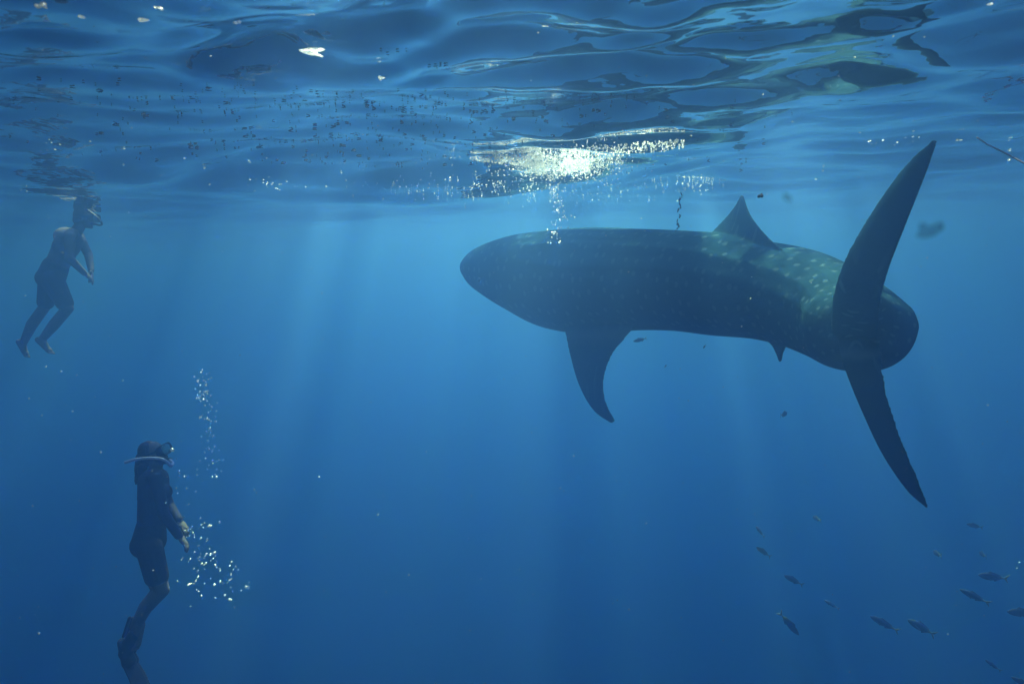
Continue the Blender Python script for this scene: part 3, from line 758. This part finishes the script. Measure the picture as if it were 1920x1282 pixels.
for cx_, cy_, sx, sy, n_ in ((358, 997, 8, 6, 14), (392, 985, 12, 7, 8), (385, 1052, 20, 14, 26), (432, 1085, 14, 16, 20), (362, 1092, 14, 20, 14), (430, 1120, 8, 9, 8), (395, 1020, 14, 14, 10), (338, 935, 14, 30, 8), (335, 880, 6, 20, 4), (360, 900, 14, 30, 6), (464, 1098, 4, 10, 3)):
    for i in range(n_): bubble(rnd.gauss(cx_, sx), rnd.gauss(cy_, sy), 5.25 + rnd.uniform(-0.2, 0.2), rnd.choice((1.1, 1.3, 1.6, 2.0, 2.5)), *LB)
for i in range(92):
    f = rnd.random(); y = 338 + 118 * f
    bubble(rnd.gauss(1044 + 5 * math.sin(y / 20), 8 if f > 0.4 else 6), y, 5.6 + rnd.uniform(-0.15, 0.15), rnd.choice((0.9, 1.2, 1.5, 1.9)), *LC)
ob = bubble(323, 843, 5.28, 3.4, 'biggest bright bubble at the mask of the lower swimmer', 'bubbles in the cloud beside the lower swimmer')

# ------------------------------------------------------------------ stuff at the surface and in the water
def speck_cloud(name, items, mat_, sub=0):
    """many tiny bodies in one object: items = (position, rx, ry, rz)"""
    bm = bmesh.new(); bmesh.ops.create_icosphere(bm, subdivisions=sub + 1, radius=1.0)
    v0 = np.array([v.co[:] for v in bm.verts]); f0 = np.array([[v.index for v in f.verts] for f in bm.faces]); bm.free()
    V, Fc = [], []
    for i, (p, rx, ry, rz, th) in enumerate(items):
        q = v0 * np.array([rx, ry, rz]); c_, s_ = math.cos(th), math.sin(th)
        q = np.stack([q[:, 0] * c_ - q[:, 2] * s_, q[:, 1], q[:, 0] * s_ + q[:, 2] * c_], -1)
        V.append(q + np.array(p[:])); Fc.append(f0 + len(v0) * i)
    me = bpy.data.meshes.new(name); me.from_pydata(np.concatenate(V).tolist(), [], np.concatenate(Fc).tolist())
    o = link(name, me, mat_); o['kind'] = 'stuff'
    return o
FOAM_GLINT = mt = None
mt, t, out = new_mat('white_foam_glint')  # shared by the foam, drifting specks and the modelled sun glints
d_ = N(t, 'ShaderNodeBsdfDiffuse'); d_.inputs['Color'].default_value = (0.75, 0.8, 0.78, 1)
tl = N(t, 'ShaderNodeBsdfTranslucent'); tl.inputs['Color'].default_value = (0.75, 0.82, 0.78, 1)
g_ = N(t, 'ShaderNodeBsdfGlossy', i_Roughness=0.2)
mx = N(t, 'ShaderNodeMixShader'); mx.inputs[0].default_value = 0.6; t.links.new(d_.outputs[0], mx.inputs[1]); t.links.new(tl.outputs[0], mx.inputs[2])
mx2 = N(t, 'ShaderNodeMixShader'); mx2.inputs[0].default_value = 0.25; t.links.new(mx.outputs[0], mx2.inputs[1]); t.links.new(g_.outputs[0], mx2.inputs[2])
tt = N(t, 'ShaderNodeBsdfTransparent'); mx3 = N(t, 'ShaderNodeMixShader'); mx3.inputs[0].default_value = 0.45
t.links.new(tt.outputs[0], mx3.inputs[1]); t.links.new(mx2.outputs[0], mx3.inputs[2]); t.links.new(mx3.outputs[0], out.inputs[0]); FOAM_GLINT = mt
items = []
def foam_glint_at(px, py, s, drop):
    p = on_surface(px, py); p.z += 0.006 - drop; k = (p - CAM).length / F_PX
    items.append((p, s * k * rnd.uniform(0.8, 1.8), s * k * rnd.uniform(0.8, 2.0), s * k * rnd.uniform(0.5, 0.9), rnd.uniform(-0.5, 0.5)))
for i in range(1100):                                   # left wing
    f = rnd.random() ** 0.7; foam_glint_at(880 + 140 * f, 296 + rnd.uniform(-8, 16) * (0.25 + f), rnd.uniform(0.5, 1.3), rnd.uniform(0, 0.012))
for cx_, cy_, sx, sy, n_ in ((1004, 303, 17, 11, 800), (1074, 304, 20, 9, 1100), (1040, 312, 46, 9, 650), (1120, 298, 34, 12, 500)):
    for i in range(n_): foam_glint_at(rnd.gauss(cx_, sx), rnd.gauss(cy_, sy), rnd.choice((0.5, 0.6, 0.7, 0.8, 1.0, 1.5)), rnd.uniform(0, 0.06))
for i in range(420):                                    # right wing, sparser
    f = rnd.random(); foam_glint_at(1060 + 225 * f, 296 - 26 * f ** 0.8 + rnd.uniform(-14, 14) * (1 - 0.35 * f), rnd.uniform(0.7, 2.0), rnd.uniform(0, 0.012))
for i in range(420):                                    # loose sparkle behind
    foam_glint_at(rnd.gauss(1000, 150), rnd.gauss(352, 15), rnd.uniform(0.5, 1.1), rnd.uniform(0, 0.02))
for i in range(60): foam_glint_at(rnd.gauss(1310, 22), rnd.gauss(345, 8), rnd.uniform(0.6, 1.1), rnd.uniform(0, 0.02))
speck_cloud('foam', items, FOAM_GLINT)
items = []                                              # white specks over the rest: floating bits and small sun glints made solid
for i in range(170):
    px, py = rnd.uniform(-40, 1960), rnd.uniform(5, 360) ; foam_glint_at(px, py, rnd.choice((0.7, 0.9, 1.1, 1.6)), 0.004)
for px, py, n_ in ((500, 345, 26), (1080, 60, 16), (120, 270, 10), (700, 90, 12), (1680, 262, 14), (620, 20, 8), (340, 305, 6)):
    for i in range(n_): foam_glint_at(rnd.gauss(px, 34), rnd.gauss(py, 7), rnd.choice((0.8, 1.1, 1.5)), 0.004)
speck_cloud('fleck_glints', items, FOAM_GLINT)
items = []                                              # dark flotsam: crumbs of weed under the surface
for i in range(520):
    px = rnd.gauss(690, 260) if rnd.random() < 0.75 else rnd.uniform(0, 1500)
    py = 160 + 150 * rnd.random() + (px - 600) * 0.03
    p = on_surface(px, py); p.z -= 0.004; k = (p - CAM).length / F_PX
    ln = rnd.choice((0.8, 1.0, 1.2, 1.5, 2.0, 3.5)) * k
    items.append((p, ln * rnd.uniform(1, 1.6), ln, 0.7 * k, rnd.uniform(-0.3, 0.3)))
for cx_, cy_, n_ in ((735, 95, 4), (815, 123, 7), (265, 215, 5), (760, 207, 7), (900, 210, 8)):
    for i in range(n_):
        p = on_surface(rnd.gauss(cx_, 16), rnd.gauss(cy_, 2)); p.z -= 0.004; k = (p - CAM).length / F_PX
        items.append((p, rnd.uniform(1.5, 4.5) * k, 2.0 * k, 0.7 * k, rnd.uniform(-0.2, 0.2)))
CRUMB = simple_mat('dark_crumbs', (0.010, 0.012, 0.012), 0.8, scale=30.0, spec=0.0)
speck_cloud('flotsam', items, CRUMB)
items = []                                              # marine snow through the water
for i in range(480):
    d_ = rnd.uniform(1.6, 6.5); px, py = rnd.uniform(-60, 1980), rnd.uniform(395, 1290)
    p = P(px, py, d_)
    if p.z > -0.12: continue
    k = d_ / F_PX; s_ = rnd.choice((0.35, 0.4, 0.45, 0.5, 0.7, 1.0)) * k
    items.append((p, s_ * rnd.uniform(1, 2.2), s_, s_ * rnd.uniform(0.6, 1), rnd.uniform(-0.8, 0.8)))
speck_cloud('plankton', items, FOAM_GLINT)

# larger sun glints on the surface, modelled as solid white shapes
def blob(px, py, w_, h_, tilt, label, seed):
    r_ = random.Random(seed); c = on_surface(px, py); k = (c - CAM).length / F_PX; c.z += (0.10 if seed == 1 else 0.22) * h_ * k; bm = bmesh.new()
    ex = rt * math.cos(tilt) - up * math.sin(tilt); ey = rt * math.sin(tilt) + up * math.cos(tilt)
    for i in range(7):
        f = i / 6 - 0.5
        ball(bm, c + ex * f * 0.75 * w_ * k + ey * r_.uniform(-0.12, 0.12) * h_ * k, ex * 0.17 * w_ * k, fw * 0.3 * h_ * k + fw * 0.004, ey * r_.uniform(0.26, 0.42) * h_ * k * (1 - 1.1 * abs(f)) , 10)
    o = link('glint_blob', fuse(bm, 'glint_blob', max(0.0012, 1.2 * k), 1), FOAM_GLINT); recentre(o, c)
    return tag(o, label, 'foam', 'white sun-glint blobs at the surface')
for a in ((571, 97, 62, 11, 0.32, 'largest glaring white elongated foam fragment on the dark wave face', 1),  # all the foam fragments listed here are sun glints modelled as solid shapes
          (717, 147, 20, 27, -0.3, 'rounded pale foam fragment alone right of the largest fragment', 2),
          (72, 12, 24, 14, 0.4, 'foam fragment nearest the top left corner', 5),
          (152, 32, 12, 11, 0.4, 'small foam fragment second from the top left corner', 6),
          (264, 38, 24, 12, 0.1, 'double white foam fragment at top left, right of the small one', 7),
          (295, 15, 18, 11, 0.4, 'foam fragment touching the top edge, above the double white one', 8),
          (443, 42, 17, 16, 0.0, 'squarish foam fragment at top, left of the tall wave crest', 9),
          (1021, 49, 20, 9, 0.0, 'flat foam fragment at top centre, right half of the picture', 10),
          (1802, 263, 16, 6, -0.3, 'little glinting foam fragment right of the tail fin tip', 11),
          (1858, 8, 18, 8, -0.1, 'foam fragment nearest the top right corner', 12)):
    blob(*a)
